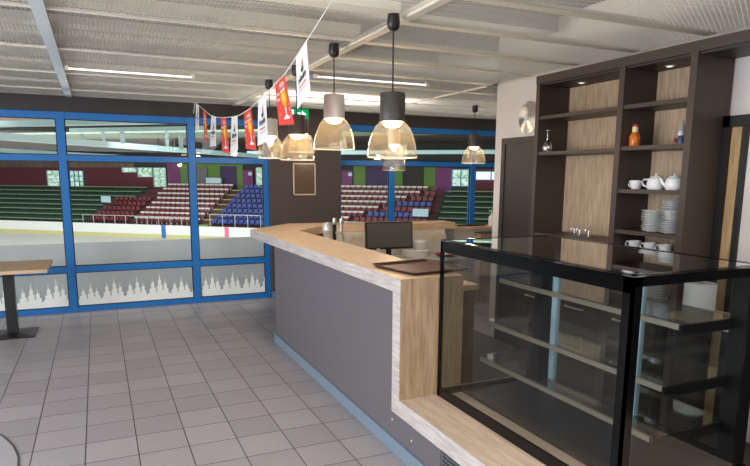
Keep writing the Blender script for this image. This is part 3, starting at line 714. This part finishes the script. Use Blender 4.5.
lamp(1.775, -1.09, 2.185, 2.02, 1.815, 'lampblack', 'dark pendant lamp with glass dome nearest the camera over the tray')
lamp(1.745, -.20, 2.274, 2.108, 1.897, 'lampsilver', 'silver pendant lamp with glass dome, second from the camera')
lamp(1.755, .73, 2.215, 2.05, 1.84, 'lampblack', 'dark pendant lamp with glass dome behind the red pennant, third from camera')
lamp(1.747, 1.59, 2.25, 2.085, 1.877, 'lampsilver', 'silver pendant lamp beside the white pennant nearest the bar corner', .125)
lamp(2.25, 2.15, 2.32, 2.16, 1.966, 'lampblack', 'dark pendant lamp partly hidden behind the third dark one', .147)
lamp(3.36, 2.10, 2.25, 2.07, 1.775, 'lampsilver', 'small distant pendant lamp seen below the nearest dark lamp', .135)
lamp(4.69, 2.445, 2.259, 2.094, 1.885, 'lampblack', 'distant dark pendant lamp beside the white wall', .155)

# ------------------------------------------------------------------ pennants on a cord
cordp = [(3.55, 2.595), (3.465, 2.574), (2.506, 2.349), (2.1, 2.29), (1.673, 2.254), (1.3, 2.228), (1.002, 2.22), (.6, 2.238), (.223, 2.283), (-.1, 2.318), (-.394, 2.36), (-.839, 2.475), (-1.087, 2.543), (-1.29, 2.60), (-1.35, CZ)]
bm = B(); tube(bm, [(1.33, y, z) for y, z in cordp], .0035, 6); tube(bm, [(1.33, 3.55, 2.595), (1.33, 3.6, CZ)], .003, 6); tube(bm, [(1.33, 3.55, 2.595), (1.31, 3.56, 2.46)], .003, 6)
o = obj('bunting_cord', bm, M['cord']); tag(o, 'white sagging cord carrying the row of pennants', 'cord')
flags = [
 ('white', [(3.465, 2.575), (3.24, 2.52), (3.30, 2.24), (3.60, 2.27)], 'white pennant nearest the window at the end of the cord'),
 ('red', [(2.946, 2.442), (2.752, 2.396), (2.677, 2.073), (2.965, 2.116)], 'red pennant with beer glass nearest the window'),
 ('white', [(2.427, 2.335), (2.143, 2.30), (2.206, 2.006), (2.60, 2.018)], 'white pennant, second white one from the window'),
 ('red', [(1.893, 2.269), (1.621, 2.252), (1.513, 1.906), (1.882, 1.934)], 'red pennant with beer glass, second red one from the window'),
 ('white', [(1.362, 2.232), (1.101, 2.224), (1.145, 1.924), (1.46, 1.9)], 'white pennant at the lowest point of the cord'),
 ('red', [(.847, 2.226), (.589, 2.236), (.439, 1.899), (.8, 1.926)], 'red pennant with beer glass, second red one from the camera'),
 ('white', [(.344, 2.268), (.107, 2.293), (.077, 1.961), (.396, 1.931)], 'white pennant between the two nearest red pennants'),
 ('red', [(-.145, 2.322), (-.386, 2.356), (-.593, 2.024), (-.219, 2.045)], 'large red pennant with beer glass nearest the camera'),
 ('white', [(-.635, 2.42), (-.85, 2.477), (-.918, 2.182), (-.643, 2.112)], 'large white pennant nearest the camera, highest on the cord')]
for fi, (kind, cs, lab) in enumerate(flags):
    t = thing('pennant', lab, 'flag', (1.33, cs[0][0], cs[3][1]), 'pennants on the cord')
    amp = .003
    def fp(u, v, off=0.0, cs=cs, amp=amp, fi=fi):
        # u across (0 = window side), v down
        a, b, c, d = [Vector((0, y, z)) for y, z in cs]
        p = (a*(1-u)+b*u)*(1-v)+(d*(1-u)+c*u)*v
        p.x = 1.33-off+amp*v*math.sin(u*PI*1.2+fi)
        return p
    bm = B(); N = 8; g = [[bm.verts.new(fp(i/N, j/N)) for i in range(N+1)] for j in range(N+1)]
    for j in range(N):
        for i in range(N): bm.faces.new((g[j][i], g[j][i+1], g[j+1][i+1], g[j+1][i]))
    obj('cloth', bm, M['flagred' if kind == 'red' else 'flagwhite'], t, smooth=True)
    def patch(bm, pts, off=.0025):
        bm.faces.new([bm.verts.new(fp(u, v, off)) for u, v in pts])
    def script(bm, u0, u1, v0, v1, nletters, rnd, rot=False):
        # illegible little letter strokes in a line
        for k in range(nletters):
            a = u0+(u1-u0)*k/nletters; w = (u1-u0)/nletters
            q = [rnd.uniform(0, .3) for _ in range(3)]
            patch(bm, [(a+.1*w, v0+(v1-v0)*q[0]), (a+.42*w, v0+(v1-v0)*q[0]), (a+.5*w, v1), (a+.15*w, v1)], .003)
            patch(bm, [(a+.4*w, v0+(v1-v0)*(.3+q[1])), (a+.95*w, v0+(v1-v0)*(.2+q[2])), (a+.9*w, v0+(v1-v0)*(.45+q[2])), (a+.4*w, v0+(v1-v0)*(.55+q[1]))], .003)
    rnd = random.Random(fi)
    if kind == 'red':
        bm = B(); patch(bm, [(.42, .27), (.80, .25), (.87, .38), (.84, .52), (.72, .62), (.60, .62), (.46, .54), (.38, .40)]); obj('beer_print', bm, M['amber'], t)
        bm = B(); patch(bm, [(.52, .33), (.7, .32), (.74, .42), (.66, .52), (.54, .46)], .003); obj('beer_highlight', bm, M['yellowprint'], t)
        bm = B(); patch(bm, [(.60, .63), (.70, .63), (.68, .78), (.62, .78)]); patch(bm, [(.62, .78), (.68, .78), (.84, .84), (.84, .87), (.44, .88), (.44, .85)])
        patch(bm, [(.38, .25), (.83, .22), (.80, .26), (.42, .28)])
        script(bm, .42, .86, .07, .2, 4, rnd); script(bm, .08, .36, .24, .32, 3, rnd); script(bm, .08, .34, .36, .44, 3, rnd)
        for _ in range(9):
            u, v = rnd.choice((rnd.uniform(.08, .3), rnd.uniform(.86, .95))), rnd.uniform(.55, .9); patch(bm, [(u, v), (u+.03, v), (u+.03, v+.02), (u, v+.02)])
        obj('white_print', bm, M['flagwhite'], t)
    else:
        bm = B(); patch(bm, [(.46, .30), (.62, .28), (.6, .36), (.5, .37)]); obj('emblem_face', bm, M['inktan'], t)
        bm = B(); patch(bm, [(.5, .28), (.58, .18), (.62, .28)]); script(bm, .25, .8, .64, .7, 6, rnd); script(bm, .2, .86, .75, .775, 9, rnd); obj('red_print', bm, M['inkred'], t)
        bm = B(); patch(bm, [(.42, .36), (.66, .35), (.62, .43), (.46, .43)]); script(bm, .2, .84, .45, .6, 5, rnd); obj('black_print', bm, M['inkblack'], t)

# ------------------------------------------------------------------ ice rink hall beyond the windows
A0 = Vector((-7.97, 59.99, 0)); U = Vector((.768, -.640, 0)); Nn = Vector((.640, .768, 0))
ROT = math.atan2(U.y, U.x)
def W(s, t, z): return A0+U*s+Nn*t+Vector((0, 0, z))
MW = Matrix.Translation(A0) @ Matrix.Rotation(ROT, 4, 'Z')
def hbox(bm, s0, s1, t0, t1, z0, z1): return box(bm, s0, s1, t0, t1, z0, z1, MW)
sbox('rink_parapet', (-6, 10, 4.62, 4.635, -3.5, .80), M['parapet'])
struct('rink_ice', box(B(), -60, 80, 4.2, 90, -3.6, -3.5), M['ice'])
struct('rink_boards', hbox(B(), -30, 75, 0, .12, -3.22, -2.42), M['board'])
struct('rink_kick_plate', hbox(B(), -30, 75, -.02, .12, -3.5, -3.2), M['kick'])
struct('rink_mark_blue', hbox(B(), 16.75, 17.15, -.03, .13, -3.5, -2.40), M['markblue'])
struct('rink_mark_red', hbox(B(), 22.65, 23.0, -.03, .13, -3.5, -2.40), M['markpink'])
ST = []
for k in range(8):
    t0, z = 1.0+.85*k, -2.45+.4*k
    for s0, s1, m in ((-30, 8.2 if k < 5 else 10.5, 'stepgreen'), (8.2 if k < 5 else 10.5, 39.3, 'step'), (39.3, 75, 'stepgreen')):
        struct('stand_step', hbox(B(), s0, s1, t0, t0+.86, -3.5, z), M[m])
bm = B()
for k in range(8):
    hbox(bm, 19.65, 20.5, 1.0+.85*k-.02, 1.0+.85*k+.85, -2.45+.4*k, -2.45+.4*k+.06)
struct('stand_aisle', bm, M['stair'])
bm = B()
for k in range(8): hbox(bm, 39.0, 39.6, 1.0+.85*k-.02, 1.0+.85*k+.85, -2.45+.4*k, -2.45+.4*k+.06)
struct('stand_aisle', bm, M['step'])
# benches
def bench(s0, s1, k, lab, grp):
    t0, z = 1.0+.85*k, -2.45+.4*k
    t = thing('stand_bench', lab, 'bench', W((s0+s1)/2, t0+.4, z), grp)
    obj('seat_board', hbox(B(), s0, s1, t0+.15, t0+.50, z+.16, z+.23), M['bench'], t)
    bm = B(); ss = s0+.3
    while ss < s1: hbox(bm, ss, ss+.08, t0+.2, t0+.45, z, z+.17); ss += 2.5
    obj('support', bm, M['halldark'], t)
RN = ['lowest', 'second', 'third', 'fourth', 'fifth', 'sixth', 'seventh', 'top']
for k in range(8):
    bench(-9, 8.0 if k < 5 else 10.3, k, f'long green bench of the left stand, {RN[k]} row' + ('' if k in (0, 7) else ' from the ice'), 'benches of the left stand')
    bench(39.7, 48, k, f'long green bench of the right stand, {RN[k]} row' + ('' if k in (0, 7) else ' from the ice'), 'benches of the right stand')
# seats
def make_seat(name, shell, cap):
    bm = B()
    box(bm, -.19, .19, -.2, .2, .2, .25, None, .01); box(bm, -.19, .19, .17, .23, .22, .55, None, .012)
    o = obj(name, bm, M[shell])
    if cap:
        bm = B(); box(bm, -.21, .21, .14, .26, .44, .58, None, .01); box(bm, -.03, .03, .1, .22, 0, .22); c = obj('seat_rim', bm, M['seatcap'], o, local=True)
    else:
        bm = B(); box(bm, -.03, .03, .1, .22, 0, .22); obj('seat_foot', bm, M['halldark'], o, local=True)
    return o
seat_w = make_seat('arena_chair', 'seatred', True); seat_b = make_seat('arena_chair', 'seatblue', False); seat_r = make_seat('arena_chair', 'seatred', False)
first = {id(seat_w): True, id(seat_b): True, id(seat_r): True}
def seats(src, k, s0, s1, col, block, grp, pitch=.5):
    t0, z = 1.0+.85*k, -2.45+.4*k; i = 0; s = s0+pitch/2
    while s <= s1-pitch/2+.01:
        if first[id(src)]: o = src; first[id(src)] = False; kids = []
        else:
            o = src.copy(); C.objects.link(o)
            for ch in src.children:
                c = ch.copy(); C.objects.link(c); c.parent = o
        o.location = W(s, t0+.38, z); o.rotation_euler = (0, 0, ROT)
        row = RN[k]+' row'
        tag(o, f'{col} chair {block}, {row}, {ORD[i]} from left', 'chair', grp)
        i += 1; s += pitch
for k in range(8):
    seats(seat_w, k, 13.0 if k < 5 else 12.5, 19.5, 'white rimmed red', 'left of the yellow stair', 'seats left of the yellow stair')
    seats(seat_b, k, 20.6, 25.6, 'blue', 'right of the yellow stair', 'blue seats right of the yellow stair')
    e = (32.4, 32.9, 33.8, 34.9, 35.8, 36.8, 37.8, 38.3)[k]
    if k > 0: seats(seat_w, k, 30.0, e, 'white rimmed red', 'right of the pillar', 'white rimmed seats right of the pillar')
    seats(seat_b if k in (2, 4) else seat_r, k, e, 38.9, 'plain blue' if k in (2, 4) else 'plain dark red', 'near the right green benches', 'plain seats beside the green benches')
    if k < 5: seats(seat_r, k, 8.4, 12.8, 'plain dark red', 'beside the left green benches', 'plain red seats beside the left benches')
# front rails
def rail(s0, s1, t, zb, h, pitch, lab):
    r = thing('guard_rail', lab, 'railing', W((s0+s1)/2, t, zb))
    obj('top_bar', hbox(B(), s0, s1, t-.02, t+.02, zb+h-.04, zb+h), M['screenrail'], r)
    s = s0
    while s <= s1+.01:
        obj('post', hbox(B(), s-.02, s+.02, t-.02, t+.025, zb, zb+h-.04), M['screenrail'], r); s += pitch
rail(20.9, 25.5, .75, -3.5, 2.05, 1.15, 'white post railing in front of the blue seats')
rail(8.3, 19.3, .75, -3.5, 1.75, 1.1, 'white post railing in front of the red seats left of the stair')
rail(30.4, 37.6, .75, -3.5, 1.75, 1.2, 'white post railing in front of the seats right of the pillar')
for s, z, w, h, lab in ((9.3, -.75, 1.0, .55, 'pale notice board standing among the left stand rows'), (38.3, -1.35, 1.25, .6, 'pale notice board beside the right green benches')):
    r = thing('notice_board', lab, 'board', W(s, 2.6, -2.0))
    obj('board_face', hbox(B(), s-w/2, s+w/2, 2.6, 2.65, z, z+h), M['stile'], r)
    bm = B(); hbox(bm, s-.04, s+.04, 2.65, 2.7, -2.05, z+h); obj('board_post', bm, M['halldark'], r)
# hall back wall in coloured panels
TW = 8.4
struct('wall_hall', hbox(B(), -30, 75, TW+.2, TW+.5, -3.5, 9), M['halldark'])
panels = [(-30, 11.2, 2.45, 'maroon'), (-30, 8, 3.4, 'roof'), (11.9, 13.3, 3.0, 'purple'), (13.3, 20, 3.0, 'hallgreen'), (17.6, 19.4, 2.6, 'violet'), (31.0, 32.1, 3.0, 'hallgreen'), (32.1, 34.6, 3.0, 'violet'),
          (34.6, 35.5, 3.0, 'hallgreen'), (35.5, 37.4, 2.8, 'halldark'), (37.4, 38.4, 3.0, 'hallgreen'), (38.4, 39.85, 2.5, 'purple'), (41.5, 75, 2.4, 'maroon'), (21.2, 30, 3, 'halldark')]
for i, (s0, s1, zt, m) in enumerate(panels):
    off = .05*(i % 3)
    struct('wall_panel', hbox(B(), s0, s1, TW+.05-off*.6+(.1 if m == 'roof' else 0), TW+.2, .3, zt), M[m])
r = thing('hall_banner', 'black and white patterned banner on the green hall wall', 'banner', W(15, TW-.1, .6))
obj('banner_cloth', hbox(B(), 14.1, 16.3, TW-.12, TW-.08, .8, 2.5), M['banner'], r)
r = thing('hall_cabinet', 'pale glazed cabinet against the green hall wall', 'cabinet', W(17.1, TW-.4, .3))
obj('cabinet_body', hbox(B(), 16.4, 18.0, TW-.5, TW-.2, .35, 1.5), M['stile'], r); bm = B(); hbox(bm, 16.35, 18.05, TW-.52, TW-.18, .9, .98); obj('cabinet_shelf', bm, M['halldark'], r)
for s0, s1 in ((20.1, 21.15), (29.95, 30.95)):
    d = struct('hall_door', hbox(B(), s0, s1, TW-.15, TW-.08, .35, 2.25), M['purple'])
    obj('door_sign', hbox(B(), s0+.6, s0+.95, TW-.17, TW-.15, 1.75, 2.05), M['stile'], d)
for i, (s0, s1, z0, z1, nx, nz, m) in enumerate(((-2.25, -.6, .5, 2.1, 1, 4, 'foliage'), (.55, 2.2, .5, 2.1, 3, 3, 'foliage'), (6.9, 8.5, 2.0, 2.42, 1, 1, 'foliage'), (8.7, 10.3, 1.55, 2.42, 1, 1, 'foliage'), (10.5, 11.8, .6, 2.42, 2, 2, 'foliage'),
                                  (21.55, 22.3, .7, 2.45, 1, 4, 'foliage'), (29.3, 29.75, .5, 2.3, 1, 2, 'litwin'), (39.9, 41.4, .95, 2.35, 2, 2, 'foliage'), (41.9, 44.5, 1.5, 2.2, 2, 1, 'litwin'))):
    w = struct('window_%d' % (i+3), hbox(B(), s0, s1, TW-.16, TW-.12, z0, z1), M[m])
    bm = B()
    for a in range(nx+1): x = s0+(s1-s0)*a/nx; hbox(bm, x-.05, x+.05, TW-.2, TW-.15, z0, z1)
    for a in range(nz+1): z = z0+(z1-z0)*a/nz; hbox(bm, s0, s1, TW-.2, TW-.15, z-.03, z+.03)
    obj('window_frame', bm, M['stile' if m == 'foliage' and i not in (1, 7) else 'blue'], w)
# roof and steel
struct('hall_roof', hbox(B(), -40, 90, -60, TW+.5, 4.6, 4.8), M['roof'])
def beam_along(dirv, P, L0, L1, w, h, m='teal'):
    d = Vector(dirv).normalized(); side = d.cross(Vector((0, 0, 1)))
    mt = Matrix((( d.x, side.x, 0, P[0]), (d.y, side.y, 0, P[1]), (0, 0, 1, P[2]), (0, 0, 0, 1)))
    return struct('roof_beam', box(B(), L0, L1, -w/2, w/2, -h/2, h/2, mt), M[m])
beam_along(Nn, (-2.7, 20, 2.97), -10, 40, .25, .24)
beam_along(Nn, (-2.7, 20, 2.50), -10, 40, .2, .12)
beam_along(U, (-2.6, 20.5, 3.42), -10, 9, .22, .2)
beam_along(U, (0.2, 20.2, 3.3), -1, 4.5, .16, .14)
beam_along(U, (18, 34, 3.35), -10, 16, .25, .26)
beam_along(U, (-4, 44, 4.2), -5, 60, .5, .3, 'teal2')
beam_along(U, (2, 36, 4.1), -15, 40, 4.0, .1, 'teal2')
for x, y, z0, z1, w in ((.5, 20, 2.9, 3.35, .1), (1.15, 20.6, 2.85, 3.4, .16), (2.9, 22.2, 2.85, 3.5, .12), (3.3, 21, 2.7, 3.3, .14), (13.2, 34, 3.4, 4.3, .35), (-.9, 20, 3.1, 3.45, .12), (-.85, 20, 2.6, 3.0, .12)):
    sbox('roof_strut', (x-w/2, x+w/2, y-w/2, y+w/2, z0, z1), M['teal'])

# ------------------------------------------------------------------ lights
def area(name, loc, rot, sx, sy, e, col=(1, 1, 1)):
    L = bpy.data.lights.new(name, 'AREA'); L.shape = 'RECTANGLE'; L.size = sx; L.size_y = sy; L.energy = e; L.color = col
    o = bpy.data.objects.new(name, L); C.objects.link(o); o.location = loc; o.rotation_euler = rot
    return o
# light above the mesh: added unseen fills that wash the slab, and battens that shine down
for x, y, e in ((-1.6, 1.6, 14), (.9, -1.2, 15), (.9, 1.6, 15), (2.9, 0.0, 15), (2.9, -1.6, 18), (5.2, 2.5, 20), (3.0, 2.6, 20)):
    area('slab_fill', (x, y, 2.78), (PI, 0, 0), 1.6, 1.6, e, (1, .95, .87))
for x, y, e in ((2.9, 2.56, 18), (.8, -1.6, 8)):
    area('ceiling_batten', (x, y, 2.9), (0, 0, 0), 1.8, .3, e, (1, .95, .87))
area('room_fill', (.3, -5.0, 2.55), (math.radians(8), 0, 0), 6, 3, 210, (1, .97, .93))  # added unseen fill under the ceiling behind the camera
# daylight from glazing on the left, behind the camera
area('left_daylight', (-3.9, -1.9, 1.35), (0, math.radians(-90), 0), 2.3, 5.0, 410, (.88, .94, 1))
area('ice_fill_row', tuple(W(10, -6, 4.5)), (0, 0, ROT), 50, .6, 1900, (.97, 1, 1))  # added light strip that brightens the ice before the boards
area('roof_fill', (6, 7, -.6), (math.radians(152), 0, 0), 30, 2.5, 2600, (1, .97, .9))  # added unseen uplight behind the parapet, brightens the hall roof
area('roof_fill', tuple(W(22, -20, -3.3)), (PI, 0, ROT), 34, 6, 2600, (1, .97, .92))  # added unseen uplight low over the ice, brightens the roof further right
area('parapet_fill', (2, 4.3, 3.6), (math.radians(8), 0, 0), 14, .3, 380, (1, 1, .98))  # added unseen light above the view, brightens the parapet
# added unseen floods that light the stands and the ice
d = Nn
area('stand_fill', tuple(W(8, -28, 4.3)), (math.radians(78), 0, ROT), 40, 1.2, 4900, (.95, 1, .97))
area('stand_fill', tuple(W(35, -22, 4.3)), (math.radians(78), 0, ROT), 40, 1.2, 4600, (.95, 1, .97))
area('ice_fill_down', tuple(W(5, -42, 4.5)), (0, 0, ROT), 40, 18, 7000, (.95, 1, 1))

w = bpy.data.worlds.new('World'); SC.world = w; w.use_nodes = True
bg = w.node_tree.nodes['Background']; bg.inputs[0].default_value = (.8, .9, 1, 1); bg.inputs[1].default_value = .35

# ------------------------------------------------------------------ camera
f_px, cy_px = 605.4153, 277.1807
pitch, roll, yaw = .16439, .006571, .42769
cp, sp, cyw, syw, cr, sr = math.cos(pitch), math.sin(pitch), math.cos(yaw), math.sin(yaw), math.cos(roll), math.sin(roll)
fw = Vector((syw*cp, cyw*cp, -sp)); rt = Vector((cyw, -syw, 0)); up = rt.cross(fw)
rt2 = rt*cr+up*sr; up2 = -rt*sr+up*cr
cam = bpy.data.cameras.new('Camera'); co = bpy.data.objects.new('Camera', cam); C.objects.link(co)
co.matrix_world = Matrix(((rt2.x, up2.x, -fw.x, .16443), (rt2.y, up2.y, -fw.y, -4.39034), (rt2.z, up2.z, -fw.z, 1.70063), (0, 0, 0, 1)))
cam.sensor_fit = 'HORIZONTAL'; cam.sensor_width = 36; cam.lens = f_px*36/750
cam.shift_x = 0; cam.shift_y = (cy_px-233)/750
cam.clip_start = .05; cam.clip_end = 300
SC.camera = co
SC.view_settings.view_transform = 'Standard'
SC.view_settings.exposure = 0
SC.cycles.max_bounces = 8; SC.cycles.transparent_max_bounces = 24; SC.cycles.diffuse_bounces = 3; SC.cycles.glossy_bounces = 4
SC.cycles.sample_clamp_indirect = 6
SC.cycles.use_denoising = True
